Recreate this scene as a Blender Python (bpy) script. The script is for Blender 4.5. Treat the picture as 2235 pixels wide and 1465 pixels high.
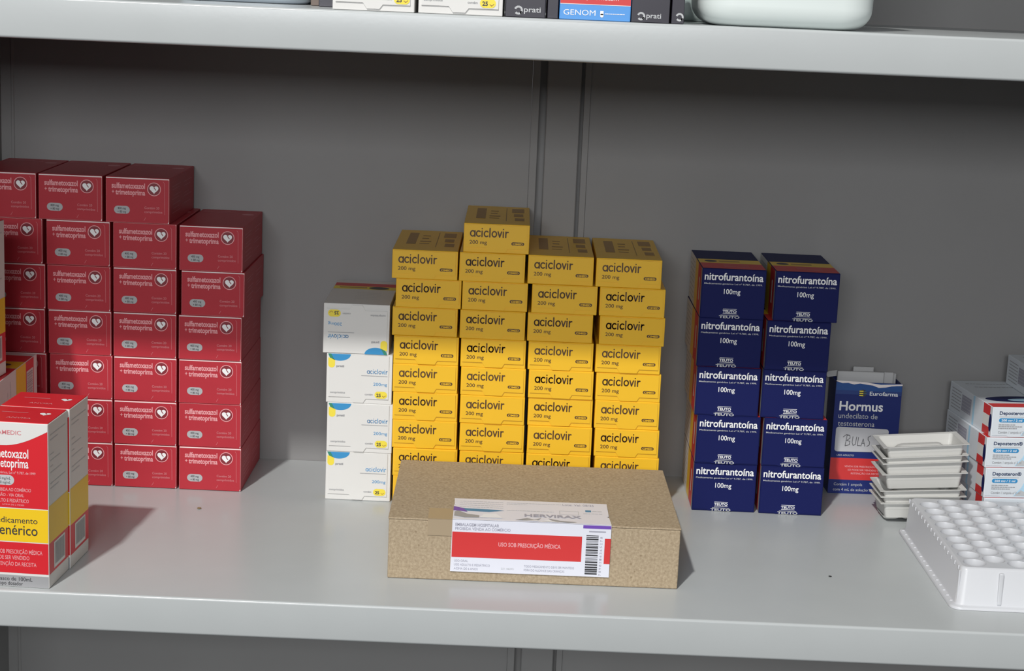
import bpy, bmesh, math, random
from mathutils import Vector, Matrix
from mathutils.geometry import delaunay_2d_cdt
random.seed(7)
S = bpy.context.scene
COL = S.collection
for o in list(bpy.data.objects):
    bpy.data.objects.remove(o)

# ------------------------------------------------------------------ camera
YAW, PITCH, ROLL = 0.0, 0.1966, 0.0431
fw = Vector((math.sin(YAW)*math.cos(PITCH), math.cos(YAW)*math.cos(PITCH), -math.sin(PITCH)))
rt = Vector((math.cos(YAW), -math.sin(YAW), 0)); up = rt.cross(fw)
r2 = math.cos(ROLL)*rt + math.sin(ROLL)*up
u2 = -math.sin(ROLL)*rt + math.cos(ROLL)*up
cam = bpy.data.cameras.new('camera')
cam.sensor_width = 36; cam.lens = 3869.2*36/2235; cam.clip_start = 0.02; cam.clip_end = 50
co = bpy.data.objects.new('camera', cam); COL.objects.link(co)
m3 = Matrix((r2, u2, -fw)).transposed()
co.matrix_world = Matrix.Translation((0.0185, -1.3479, 0.4939)) @ m3.to_4x4()
S.camera = co
S.view_settings.view_transform = 'Standard'; S.view_settings.look = 'None'
S.view_settings.gamma = 1; S.view_settings.use_curve_mapping = False
S.view_settings.exposure = 0.0

# ------------------------------------------------------------------ world and lamps
w = bpy.data.worlds.new('room_light'); S.world = w; w.use_nodes = True
_nt = w.node_tree; _tc = _nt.nodes.new('ShaderNodeTexCoord'); _sp = _nt.nodes.new('ShaderNodeSeparateXYZ'); _rp = _nt.nodes.new('ShaderNodeValToRGB')
_mr = _nt.nodes.new('ShaderNodeMapRange'); _mr.inputs[1].default_value = -1; _mr.inputs[2].default_value = 1      # dark floor below, pale walls and ceiling above
_nt.links.new(_tc.outputs['Generated'], _sp.inputs[0]); _nt.links.new(_sp.outputs[2], _mr.inputs[0]); _nt.links.new(_mr.outputs[0], _rp.inputs[0])
_rp.color_ramp.elements[0].position = .44; _rp.color_ramp.elements[0].color = (.16, .16, .165, 1)
_rp.color_ramp.elements[1].position = .52; _rp.color_ramp.elements[1].color = (.93, .96, 1.0, 1)
_nt.links.new(_rp.outputs[0], _nt.nodes['Background'].inputs[0]); _nt.nodes['Background'].inputs[1].default_value = 0.24

def area(name, pos, target, sx, sy, power, col=(1, 1, 1)):
    l = bpy.data.lights.new(name, 'AREA'); l.shape = 'RECTANGLE'; l.size = sx; l.size_y = sy
    l.energy = power; l.color = col
    o = bpy.data.objects.new(name, l); COL.objects.link(o); o.location = pos
    o.rotation_euler = (Vector(target)-Vector(pos)).to_track_quat('-Z', 'Y').to_euler()
    return o
area('ceiling_lamp', (-1.16, -3.33, 3.74), (0.04, 0.2, 0.1), 0.17, 0.17, 204, (1.0, 0.985, 0.955))
area('front_fill', (-0.25, -3.0, 0.98), (0.05, 0.2, 0.2), 1.3, 0.5, 40, (0.96, 0.98, 1.0))  # added fill lamp, stands in for light bounced off the room

# ------------------------------------------------------------------ materials
MC = {}
def mat(name, c, rough=0.5, spec=0.5, coat=0.0, noise=0.0, nscale=60.0, bump=0.0, bscale=400.0, metal=0.0, trans=0.0, alpha=1.0, sss=0.0):
    if name in MC: return MC[name]
    m = bpy.data.materials.new(name); m.use_nodes = True; nt = m.node_tree
    b = nt.nodes['Principled BSDF']
    b.inputs['Base Color'].default_value = (*c, 1); b.inputs['Roughness'].default_value = rough
    b.inputs['Specular IOR Level'].default_value = spec; b.inputs['Coat Weight'].default_value = coat
    b.inputs['Coat Roughness'].default_value = 0.2; b.inputs['Metallic'].default_value = metal
    b.inputs['Transmission Weight'].default_value = trans
    b.inputs['Subsurface Weight'].default_value = sss
    if sss: b.inputs['Subsurface Radius'].default_value = (0.01, 0.01, 0.01); b.inputs['Subsurface Scale'].default_value = 0.5
    tc = nt.nodes.new('ShaderNodeTexCoord')
    if noise:
        n = nt.nodes.new('ShaderNodeTexNoise'); n.inputs['Scale'].default_value = nscale; n.inputs['Detail'].default_value = 4
        mx = nt.nodes.new('ShaderNodeMix'); mx.data_type = 'RGBA'; mx.blend_type = 'MIX'
        mx.inputs[6].default_value = (*[x*(1-noise) for x in c], 1); mx.inputs[7].default_value = (*[min(1, x*(1+noise)) for x in c], 1)
        nt.links.new(tc.outputs['Object'], n.inputs['Vector'])
        nt.links.new(n.outputs['Fac'], mx.inputs[0]); nt.links.new(mx.outputs[2], b.inputs['Base Color'])
    if bump:
        n2 = nt.nodes.new('ShaderNodeTexNoise'); n2.inputs['Scale'].default_value = bscale; n2.inputs['Detail'].default_value = 3
        bp = nt.nodes.new('ShaderNodeBump'); bp.inputs['Strength'].default_value = bump; bp.inputs['Distance'].default_value = 0.0006
        nt.links.new(tc.outputs['Object'], n2.inputs['Vector'])
        nt.links.new(n2.outputs['Fac'], bp.inputs['Height']); nt.links.new(bp.outputs['Normal'], b.inputs['Normal'])
    MC[name] = m
    return m
def sr(r, g, b):
    return tuple(((x/255)/12.92 if x/255 <= .04045 else ((x/255+.055)/1.055)**2.4) for x in (r, g, b))

M_SHELF = mat('shelf_enamel', (0.465, 0.487, 0.489), 0.25, 0.36, noise=0.03, nscale=25, bump=0.05, bscale=250)
M_BACK = mat('back_enamel', (0.25, 0.245, 0.242), 0.5, 0.35, noise=0.05, nscale=12, bump=0.12, bscale=120)
M_CW = mat('carton_white', (0.72, 0.71, 0.685), 0.5, noise=0.02, nscale=40)
M_EDGE = mat('carton_cut_edge', (0.84, 0.76, 0.74), 0.7)
M_RED = mat('carton_red', (0.44, 0.028, 0.042), 0.45, 0.3, noise=0.04, nscale=80)
M_REDD = mat('carton_dark_red', (0.22, 0.018, 0.028), 0.45)
M_PINK = mat('ink_pink', (0.80, 0.36, 0.38), 0.5)
M_PINKD = mat('ink_dull_pink', (0.62, 0.20, 0.22), 0.5)
M_WINK = mat('ink_white', (0.86, 0.86, 0.86), 0.5)
M_GREY = mat('ink_grey', (0.34, 0.34, 0.35), 0.5)
M_GREYL = mat('ink_light_grey', (0.52, 0.53, 0.54), 0.5)
M_GREYP = mat('ink_pill_grey', (0.42, 0.43, 0.44), 0.5)
M_DARK = mat('ink_dark', (0.04, 0.04, 0.045), 0.5)
M_YEL = mat('carton_yellow', (0.86, 0.50, 0.018), 0.40, noise=0.02, nscale=60)
M_BRN = mat('ink_brown', (0.085, 0.040, 0.014), 0.5)
M_BRNL = mat('ink_faint_brown', (0.40, 0.22, 0.05), 0.5)
M_OLV = mat('ink_olive', (0.50, 0.30, 0.05), 0.5)
M_NAVY = mat('carton_navy', (0.010, 0.014, 0.088), 0.5, 0.10)
M_NAVYL = mat('ink_blue', (0.02, 0.10, 0.42), 0.4)
M_SKY = mat('ink_sky_blue', (0.035, 0.27, 0.56), 0.45)
M_PALE = mat('ink_pale_blue', (0.42, 0.66, 0.82), 0.45)
M_GRN = mat('ink_green', (0.03, 0.24, 0.16), 0.5)
M_YINK = mat('ink_yellow', (0.86, 0.70, 0.06), 0.5)
M_SRED = mat('box_red', (0.66, 0.020, 0.030), 0.38)
M_SYEL = mat('box_band_yellow', (0.86, 0.56, 0.015), 0.4)
M_BRED = mat('label_red', (0.62, 0.035, 0.035), 0.45)
M_PURP = mat('ink_purple', (0.16, 0.07, 0.42), 0.45)
M_TEAL = mat('ink_teal', (0.03, 0.22, 0.40), 0.45)
M_LAB = mat('label_paper', (0.74, 0.75, 0.83), 0.35)
M_LAVI = mat('ink_lavender_grey', (0.36, 0.36, 0.43), 0.5)
M_BLK = mat('carton_black', (0.018, 0.015, 0.026), 0.4)
M_GBLU = mat('box_sky_blue', (0.07, 0.30, 0.72), 0.4)
M_STK = mat('sticker_paper', (0.55, 0.55, 0.57), 0.6)
M_PAP = mat('leaflet_paper', (0.50, 0.50, 0.50), 0.7)
M_PLW = mat('white_plastic', (0.80, 0.81, 0.80), 0.38, noise=0.01)
M_TRY = mat('tray_plastic', (0.60, 0.595, 0.57), 0.42, sss=0.0)
M_VIAL = mat('vial_tray_plastic', (0.60, 0.61, 0.635), 0.35)
M_TUB = mat('tub_plastic', (0.72, 0.78, 0.76), 0.35)
M_JAR = mat('jar_plastic', (0.40, 0.47, 0.46), 0.3)
M_TAPE = mat('packing_tape', (0.38, 0.295, 0.195), 0.4)

def kraft():
    m = mat('kraft_board', (0.45, 0.35, 0.235), 0.75, 0.25, bump=0.25, bscale=300); nt = m.node_tree; b = nt.nodes['Principled BSDF']
    tc = nt.nodes.new('ShaderNodeTexCoord')
    n = nt.nodes.new('ShaderNodeTexNoise'); n.inputs['Scale'].default_value = 420; n.inputs['Detail'].default_value = 5; n.inputs['Roughness'].default_value = .75
    r = nt.nodes.new('ShaderNodeValToRGB'); r.color_ramp.elements[0].position = .28; r.color_ramp.elements[1].position = .72
    r.color_ramp.elements[0].color = (0.27, 0.20, 0.125, 1); r.color_ramp.elements[1].color = (0.52, 0.42, 0.29, 1)
    v = nt.nodes.new('ShaderNodeTexVoronoi'); v.inputs['Scale'].default_value = 95
    r2_ = nt.nodes.new('ShaderNodeValToRGB'); r2_.color_ramp.elements[0].position = .06; r2_.color_ramp.elements[1].position = .12
    r2_.color_ramp.elements[0].color = (.45, .38, .3, 1); r2_.color_ramp.elements[1].color = (1, 1, 1, 1)
    mx = nt.nodes.new('ShaderNodeMix'); mx.data_type = 'RGBA'; mx.blend_type = 'MULTIPLY'; mx.inputs[0].default_value = .55
    for t in (n, v): nt.links.new(tc.outputs['Object'], t.inputs['Vector'])
    nt.links.new(n.outputs['Fac'], r.inputs[0]); nt.links.new(v.outputs['Distance'], r2_.inputs[0])
    nt.links.new(r.outputs[0], mx.inputs[6]); nt.links.new(r2_.outputs[0], mx.inputs[7]); nt.links.new(mx.outputs[2], b.inputs['Base Color'])
    return m
M_KRAFT = kraft()

# ------------------------------------------------------------------ mesh builder
_txt = {}
def text_shape(s, bold):
    k = (s, bold)
    if k not in _txt:
        c = bpy.data.curves.new('lettering', 'FONT'); c.body = s; c.offset = bold; c.resolution_u = 3
        o = bpy.data.objects.new('lettering', c); COL.objects.link(o); bpy.context.view_layer.update()
        m = o.to_mesh()
        vs = [(v.co.x, v.co.y) for v in m.vertices]; fs = [tuple(p.vertices) for p in m.polygons]
        x0 = min(v[0] for v in vs); x1 = max(v[0] for v in vs)
        _txt[k] = ([(x-x0, y) for x, y in vs], fs, x1-x0)
        o.to_mesh_clear(); bpy.data.objects.remove(o); bpy.data.curves.remove(c)
    return _txt[k]

class MB:
    def __init__(s): s.v = []; s.f = []; s.m = []; s.mats = []
    def mi(s, m):
        if m not in s.mats: s.mats.append(m)
        return s.mats.index(m)
    def poly(s, pts, m):
        b = len(s.v); s.v += [tuple(p) for p in pts]; s.f.append(tuple(range(b, b+len(pts)))); s.m.append(s.mi(m))
    def add(s, vs, fs, m):
        b = len(s.v); s.v += [tuple(p) for p in vs]; k = s.mi(m)
        for f in fs: s.f.append(tuple(b+i for i in f)); s.m.append(k)
    def box(s, lo, hi, m, bev=0.0, face=None, seg=1):
        """face: dict of material per side '-x','+x','-y','+y','-z','+z'"""
        bm = bmesh.new(); bmesh.ops.create_cube(bm, size=1)
        for v in bm.verts: v.co = Vector([lo[i]+(v.co[i]+.5)*(hi[i]-lo[i]) for i in range(3)])
        if bev: bmesh.ops.bevel(bm, geom=bm.edges[:], offset=bev, segments=seg, affect='EDGES', profile=.5)
        bm.normal_update(); face = face or {}
        for f in bm.faces:
            n = f.normal; mm = m
            for i, a in enumerate('xyz'):
                if n[i] > .95: mm = face.get('+'+a, m)
                if n[i] < -.95: mm = face.get('-'+a, m)
            s.poly([v.co.copy() for v in f.verts], mm)
        bm.free()
    def build(s, name, parent=None, smooth=False):
        me = bpy.data.meshes.new(name); me.from_pydata(s.v, [], s.f)
        for m in s.mats: me.materials.append(m)
        for p, k in zip(me.polygons, s.m): p.material_index = k; p.use_smooth = smooth
        if smooth:
            bm = bmesh.new(); bm.from_mesh(me); bmesh.ops.remove_doubles(bm, verts=bm.verts, dist=1e-6); bmesh.ops.recalc_face_normals(bm, faces=bm.faces); bm.to_mesh(me); bm.free()
        me.update()
        o = bpy.data.objects.new(name, me); COL.objects.link(o)
        if parent: o.parent = parent
        return o

class Face:
    """draws flat printing on a plane: u right, v down, n out"""
    def __init__(s, mb, o, U, V, N): s.mb = mb; s.o = Vector(o); s.U = Vector(U); s.V = Vector(V); s.N = Vector(N)
    def P(s, u, v, n=0): return s.o+s.U*u+s.V*v+s.N*n
    def poly(s, pts, m, L=1): s.mb.poly([s.P(u, v, .00012*L) for u, v in pts], m)
    def rect(s, u0, v0, u1, v1, m, L=1): s.poly([(u0, v0), (u1, v0), (u1, v1), (u0, v1)], m, L)
    def ell(s, u, v, ru, rv, m, L=1, a0=0, a1=360, n=28):
        s.poly([(u+ru*math.cos(math.radians(a0+(a1-a0)*i/n)), v+rv*math.sin(math.radians(a0+(a1-a0)*i/n))) for i in range(n+(a1-a0 < 360))], m, L)
    def ring(s, u, v, r, t, m, L=1, n=32):
        for i in range(n):
            a, b = 2*math.pi*i/n, 2*math.pi*(i+1)/n
            s.poly([(u+q*math.cos(c), v+q*math.sin(c)) for q, c in ((r, a), (r, b), (r-t, b), (r-t, a))], m, L)
    def pill(s, u0, v0, u1, v1, m, L=1):
        r = (v1-v0)/2; pts = []
        for i in range(13): a = math.pi/2+math.pi*i/12; pts.append((u0+r+r*math.cos(a), v0+r-r*math.sin(a)))
        for i in range(13): a = -math.pi/2+math.pi*i/12; pts.append((u1-r+r*math.cos(a), v0+r-r*math.sin(a)))
        s.poly(pts, m, L)
    def slab(s, pts, th, m):
        """raised sheet with real thickness"""
        n = len(pts); s.mb.poly([s.P(u, v, th) for u, v in pts], m)
        for i in range(n):
            a, b = pts[i], pts[(i+1) % n]
            s.mb.poly([s.P(*a, 0), s.P(*b, 0), s.P(*b, th), s.P(*a, th)], m)
    def text(s, t, u, v, W, h, m, L=2, bold=0.0):
        """left edge u, baseline v, width W (None keeps the letter proportions), capital height h"""
        vs, fs, w0 = text_shape(t, bold); sy = h/.73; sx = (W/w0) if W else sy
        s.mb.add([s.P(u+x*sx, v-y*sy, .00012*L) for x, y in vs], fs, m)
    def line(s, pts, t, m, L=2, cap=True):
        for (a, b), (c, d) in zip(pts, pts[1:]):
            q = math.hypot(c-a, d-b) or 1e-9; nx, ny = -(d-b)/q*t/2, (c-a)/q*t/2
            s.poly([(a+nx, b+ny), (c+nx, d+ny), (c-nx, d-ny), (a-nx, b-ny)], m, L)
        if cap:
            for a, b in pts: s.ell(a, b, t/2, t/2, m, L, n=8)
    def scribble(s, u0, u1, v, h, m, L=2):
        """a line of print too small to read: row of letter sized dashes"""
        u = u0; r = random.Random(int(u0*1e6)+int(v*1e6))
        while u < u1-h*.5:
            q = min(r.uniform(1.2, 3.6)*h, u1-u); s.rect(u, v-h*.5, u+q, v+h*.5, m, L); u += q+h*.45

def arc(cx, cy, r, a0, a1, n=14): return [(cx+r*math.cos(math.radians(a0+(a1-a0)*i/n)), cy+r*math.sin(math.radians(a0+(a1-a0)*i/n))) for i in range(n+1)]
GLY = {'a': ([arc(.5, -.5, .45, 0, 360, 20), [(.95, -.95), (.95, -.02)]], 1.22), 'c': ([arc(.5, -.5, .45, -48, -312, 16)], 1.1),
       'i': ([[(.1, -.95), (.1, -.02)], [(.1, -1.34), (.1, -1.36)]], .52), 'l': ([[(.1, -1.45), (.1, -.02)]], .52),
       'o': ([arc(.5, -.5, .45, 0, 360, 20)], 1.2), 'v': ([[(.05, -.95), (.42, -.04), (.79, -.95)]], 1.05),
       'r': ([[(.1, -.95), (.1, -.02)], arc(.48, -.52, .40, 185, 285, 8)], .6)}
def round_word(F, word, u, v, W, xh, t, m, L=2):
    tot = sum(GLY[c][1] for c in word); sx = W/tot; x = 0
    for c in word:
        st, adv = GLY[c]
        for p in st: F.line([(u+(x+a)*sx, v+b*xh) for a, b in p], t, m, L)
        x += adv

def empty(name, loc=(0, 0, 0), rz=0.0):
    o = bpy.data.objects.new(name, None); o.empty_display_size = .02; COL.objects.link(o); o.location = loc; o.rotation_euler = (0, 0, rz); return o
def tag(o, label, cat, group=None, kind=None):
    o['label'] = label; o['category'] = cat
    if group: o['group'] = group
    if kind: o['kind'] = kind
    return o
def dup(root):
    r = root.copy(); COL.objects.link(r)
    for ch in list(root.children):
        c = ch.copy(); COL.objects.link(c); c.parent = r
        for g in list(ch.children):
            d = g.copy(); COL.objects.link(d); d.parent = c
    return r
def FR(mb, w, h, y=0.0, x=0.0, z=0.0): return Face(mb, (x, y, z+h), (1, 0, 0), (0, 0, -1), (0, -1, 0))
def TOPF(mb, w, d, h): return Face(mb, (0, d, h), (1, 0, 0), (0, -1, 0), (0, 0, 1))      # v runs from the rear to the front
def LEFTF(mb, d, h): return Face(mb, (0, d, h), (0, -1, 0), (0, 0, -1), (-1, 0, 0))      # u from rear to front
def RIGHTF(mb, w, d, h): return Face(mb, (w, 0, h), (0, 1, 0), (0, 0, -1), (1, 0, 0))    # u from front to rear

# ------------------------------------------------------------------ the metal cabinet
XL, XR, YB, ZT, LIP = -0.500, 0.660, 0.425, 0.4682, 0.0312
cab = tag(empty('metal_cabinet', (0, 0, -0.52)), 'open grey metal cabinet with pale shelves and dark grey back panels', 'cabinet')
OZ = 0.52
def cabpart(mb, name, smooth=False):
    o = mb.build(name, cab, smooth); o.location = (0, 0, OZ); return o
b = MB()
b.box((XL, YB, -.55), (0.028, YB+.004, 1.05), M_BACK); b.box((0.0865, YB, -.55), (XR, YB+.004, 1.05), M_BACK)
cabpart(b, 'back_panel')
b = MB()
b.box((0.0282, YB-.0015, -.55), (0.0357, YB+.004, 1.05), M_BACK, .0004)
b.box((0.0800, YB-.0015, -.55), (0.0863, YB+.004, 1.05), M_BACK, .0004)
b.box((0.0429, YB-.003, -.55), (0.0765, YB+.014, 1.05), M_BACK, .0008)
b.box((0.0345, YB+.012, -.55), (0.0810, YB+.016, 1.05), M_BACK)
cabpart(b, 'back_post')
b = MB(); b.box((-.4898, YB-.0012, -.55), (-.4868, YB+.001, 1.05), M_BACK, .0005); cabpart(b, 'panel_seam')
for x0, x1 in ((XL-.012, XL), (XR, XR+.012)):
    b = MB(); b.box((x0, 0.012, -.55), (x1, YB+.01, 1.05), M_BACK); cabpart(b, 'side_panel')
def shelf(z):
    """folded sheet steel shelf: top, rounded front fold, lip and return"""
    b = MB(); t = .0012; r = .0022
    prof = [(YB-.0016, z)] + [(0.0+r+.0, z)] + [(r-r*math.sin(a), z-r+r*math.cos(a)) for a in [math.pi/2*i/6 for i in range(1, 7)]]
    prof += [(0.0, z-LIP+r)] + [(r-r*math.cos(a), z-LIP+r-r*math.sin(a)) for a in [math.pi/2*i/4 for i in range(1, 5)]]
    prof += [(.018, z-LIP), (.018, z-LIP+t), (r, z-LIP+t), (t, z-LIP+r), (t, z-r), (r, z-t), (YB-.0016, z-t)]
    x0, x1 = XL+.0005, XR-.0005; n = len(prof)
    vs = [(x0, y, zz) for y, zz in prof]+[(x1, y, zz) for y, zz in prof]
    fs = [(i, (i+1) % n, n+(i+1) % n, n+i) for i in range(n)]
    b.add(vs, fs, M_SHELF)
    o = cabpart(b, 'shelf', False)
    for p in o.data.polygons: p.use_smooth = True
    o.data.set_sharp_from_angle(angle=math.radians(25))
    return o
shelf(0.0); shelf(ZT); shelf(-0.47); shelf(0.74)

# ------------------------------------------------------------------ carton designs
def heart(F, u, v, r, L=3):
    pts = []
    for i in range(40):
        t = 2*math.pi*i/40
        pts.append((u+r*(16*math.sin(t)**3)/17, v-r*(13*math.cos(t)-5*math.cos(2*t)-2*math.cos(3*t)-math.cos(4*t))/17))
    F.poly(pts, M_WINK, L)
    F.line([(u+r*.02, v-r*.35), (u+r*.35, v+r*.12)], r*.17, M_REDD, L+1)

def red_carton(rim=True):
    W, H, D = .0598, .0428, .121
    t = empty('medicine_carton')
    b = MB(); b.box((0, 0, 0), (W, D, H), M_RED, .0004, {'-y': M_EDGE})
    F = RIGHTF(b, W, D, H)
    for i, v in enumerate((.009, .012, .018, .021, .026, .030, .034)): F.scribble(.012+.003*(i % 3), .052-.006*(i % 2), v, .0006, M_PINKD, 1)
    for i, v in enumerate((.010, .014, .021, .024, .031)): F.scribble(.070, .108-.007*(i % 3), v, .0006, M_PINKD, 1)
    T = TOPF(b, W, D, H); T.rect(.004, .012, .030, .014, M_PINKD); T.rect(.004, .02, .04, .0215, M_PINKD); T.ell(.05, .03, .006, .006, M_PINKD)
    b.build('carton_body', t)
    b = MB(); F = FR(b, W, H); top = .0014 if rim else .0005
    F.slab([(.0006, top), (W-.0010, top), (W-.0006, .002), (W-.0006, H-.0024), (W-.0016, H-.0006), (.0006, H-.0006)], .0006, M_RED)
    F = FR(b, W, H, -.0006)
    F.text('sulfametoxazol', .0058, .0103, .0312, .0052, M_PINK, 2, .028)
    F.text('+', .0060, .0158, .0022, .0042, M_PINK, 2, .012); F.text('trimetoprima', .0094, .0163, .0278, .0050, M_PINK, 2, .028)
    F.ell(.0455, .0103, .0062, .0062, M_REDD, 1, n=32); F.ring(.0455, .0103, .0064, .0007, M_PINK, 2); heart(F, .0455, .0104, .0044)
    F.pill(.0080, .0270, .0228, .0344, M_GREYP, 1); F.text('400 mg', .0113, .0302, .0078, .0021, M_DARK, 2, .01); F.text('+ 80 mg', .0113, .0334, .0080, .0021, M_DARK, 2, .01)
    F.text('Contém 20', .0365, .0290, .0140, .0023, M_PINKD, 2, .01); F.text('comprimidos', .0365, .0328, .0168, .0023, M_PINKD, 2, .01)
    F.line([(.0540, .0030), (.0552, .0045), (.0555, .0340)], .0003, M_PINKD, 1, False)
    F.line([(.0360, .0402), (.0378, .0372)], .0003, M_PINKD, 1, False)
    b.build('end_flap', t)
    t['design'] = 'red'; return t, W, H, D

def yellow_carton():
    W, H, D = .0612, .0272, .133
    t = empty('medicine_carton')
    b = MB(); b.box((0, 0, 0), (W, D, H), M_YEL, .0004)
    T = TOPF(b, W, D, H)
    T.rect(.010, .020, .019, .095, M_BRNL); T.rect(.0235, .035, .031, .040, M_BRNL); T.rect(.0235, .052, .030, .058, M_BRNL); T.rect(.0225, .072, .033, .078, M_BRNL); T.rect(.0225, .088, .032, .092, M_BRNL)
    T.rect(.0385, .012, .0392, .110, M_BRNL); T.rect(.044, .015, .056, .045, M_BRNL); T.rect(.046, .055, .055, .075, M_BRNL); T.rect(.047, .085, .056, .105, M_BRNL)
    b.build('carton_body', t)
    b = MB(); F = FR(b, W, H)
    F.slab([(.0016, .0010), (W-.0020, .0010), (W-.0018, .0228), (.0415, .0228), (.0392, .0266), (.0232, .0266), (.0205, .0222), (.0016, .0222)], .0011, M_YEL)
    F = FR(b, W, H, -.0011)
    round_word(F, 'aciclovir', .0061, .0121, .0353, .0056, .00122, M_BRN)
    F.text('200 mg', .0056, .0190, .0163, .0036, M_BRN, 2, .008)
    F.pill(.0446, .0161, .0566, .0191, M_BRN, 1); F.text('CIMED', .0458, .01855, .0096, .0018, M_YEL, 2, .03)
    b.build('end_flap', t); return t, W, H, D

def white_art(F, flip, W, H):
    if flip:
        o = F.P(W, H); F = Face(F.mb, o, -F.U, -F.V, F.N)
    F.ell(.0122, .0003, .0106, .0066, M_SKY, 1, 0, 180)
    F.poly([(.0013, .0003), (.0042, .0003), (.0072, .0058), (.0030, .0042)], M_GRN, 2)
    F.poly([(.0016, .0040), (.0066, .0052), (.0080, .0062)]+[(.0048+.0032*math.cos(math.radians(a)), .0108+.0030*math.sin(math.radians(a))) for a in range(0, 181, 15)], M_YINK, 1)
    F.text('prati', .0092, .0128, .0075, .0020, M_GREY, 2, .05)
    round_word(F, 'aciclovir', .0384, .0182, .0193, .0030, .00052, M_SKY)
    F.rect(.0330, .0201, .0578, .0206, M_GREY, 2)
    F.text('200mg', .0447, .0296, .0130, .0030, M_SKY, 2)
    F.text('comprimidos', .0038, .0384, .0142, .0019, M_GREY, 2, .02); F.text('contém', .0368, .0392, .0075, .0018, M_GREY, 2, .02)
    F.pill(.0460, .0352, .0580, .0420, M_YINK, 2); F.text('25', .0478, .0404, .0042, .0032, M_DARK, 3, .03); F.line([(.0535, .0395), (.0548, .0404), (.0565, .0392)], .0006, M_OLV, 3)

def white_carton(flip=False):
    W, H, D = .0622, .0478, .131
    t = empty('medicine_carton')
    b = MB(); b.box((0, 0, 0), (W, D, H), M_CW, .0004)
    T = TOPF(b, W, D, H)
    T.rect(0.0005, .016, W-.0005, .034, M_BRED); T.rect(.0005, .034, W-.0005, .050, M_YINK); T.ell(.045, .042, .010, .007, M_DARK, 2)
    T.rect(.006, .038, .033, .0445, M_OLV, 2)
    for i in range(5): T.scribble(.026, .05, .070+.008*i, .0008, M_GREYL, 1)
    R = RIGHTF(b, W, D, H); R.rect(.004, .0005, .012, .012, M_YINK); L_ = LEFTF(b, D, H); L_.rect(D-.012, H-.012, D-.004, H-.0005, M_YINK)
    b.build('carton_body', t)
    b = MB(); F = FR(b, W, H)
    pts = [(.0022, .0008), (W-.0032, .0008), (W-.0032, .0428), (.0378, .0428), (.0352, .0468), (.0258, .0468), (.0228, .0418), (.0022, .0418)]
    if flip: pts = [(W-u, H-v) for u, v in pts]
    F.slab(pts, .0011, M_CW); F = FR(b, W, H, -.0011); white_art(F, flip, W, H)
    b.build('end_flap', t); return t, W, H, D

def blue_carton():
    W, H, D = .0604, .0474, .116
    t = empty('medicine_carton')
    b = MB(); b.box((0, 0, 0), (W, D, H), M_NAVY, .0004)
    T = TOPF(b, W, D, H); T.rect(.0005, .058, W-.0005, .082, M_SYEL); T.rect(.0005, .082, W-.0005, D-.0012, M_BRED); T.ell(.012, .070, .006, .006, M_DARK, 2); T.rect(.02, .066, .04, .074, M_OLV, 2)
    for i in range(3): T.rect(.022, .088+.007*i, .046, .090+.007*i, M_PINKD, 2)
    L_ = LEFTF(b, D, H); L_.rect(.0005, .0005, .052, H-.0005, M_CW); L_.rect(.052, .0005, .078, H-.0005, M_SYEL); L_.rect(.078, .0005, .108, H-.0005, M_BRED); L_.rect(.092, .012, .098, .034, M_CW, 2); L_.rect(.108, .0005, D-.0006, H-.0005, M_GREY)
    for i in range(8): L_.scribble(.006, .046, .006+.005*i, .0007, M_GREY, 2)
    b.build('carton_body', t)
    b = MB(); F = FR(b, W, H)
    F.slab([(.0010, .0008), (W-.0010, .0008), (W-.0010, H-.0014), (.0400, H-.0014), (.0385, H-.0004), (.0160, H-.0004), (.0145, H-.0014), (.0010, H-.0014)], .0006, M_NAVY)
    F = FR(b, W, H, -.0006)
    F.text('nitrofurantoína', .0022, .0108, .0555, .0074, M_WINK, 2, .018)
    F.text('Medicamento genérico Lei nº 9.787, de 1999.', .0022, .0149, .0550, .0016, M_GREYL, 2, .01)
    F.text('100mg', .0212, .0238, .0156, .0050, M_WINK, 2, .008)
    F.rect(.0215, .0380, .0345, .0384, M_WINK); F.text('TEUTO', .0212, .0416, .0132, .0025, M_WINK, 2, .03); F.rect(.0215, .0423, .0345, .0427, M_WINK)
    F.rect(.0195, .0438, .0362, .0442, M_GREYL); F.text('TEUTO', .0180, .0470, .0195, .0024, M_GREYL, 2, .03)
    b.build('end_flap', t); return t, W, H, D

def pick(proto, used):
    """the first call places the prototype itself, later calls copy it"""
    if not used: used.append(1); return proto
    return dup(proto)
ORD = ['bottom', 'second from bottom', 'third from bottom', 'fourth from bottom', 'fifth from bottom', 'sixth from bottom', 'seventh from bottom', 'eighth from bottom', 'ninth from bottom', 'topmost']
def rank(i, n):
    if i == n-1: return 'topmost'
    if i == n-2: return 'second from top'
    if i == n-3: return 'third from top'
    return ORD[i]
def column(proto, H, xs, y, label, group, yawd=.35, yj=.0012):
    p, used = proto; n = len(xs)
    for i, x in enumerate(xs):
        if x is None: continue
        o = pick(p, used); o.location = (x, y+random.uniform(-yj, yj), i*(H+.00008)+.0002)
        o.rotation_euler = (0, 0, math.radians(random.uniform(-yawd, yawd)))
        tag(o, label.format(rank(i, n)), 'medicine box', group)

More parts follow.
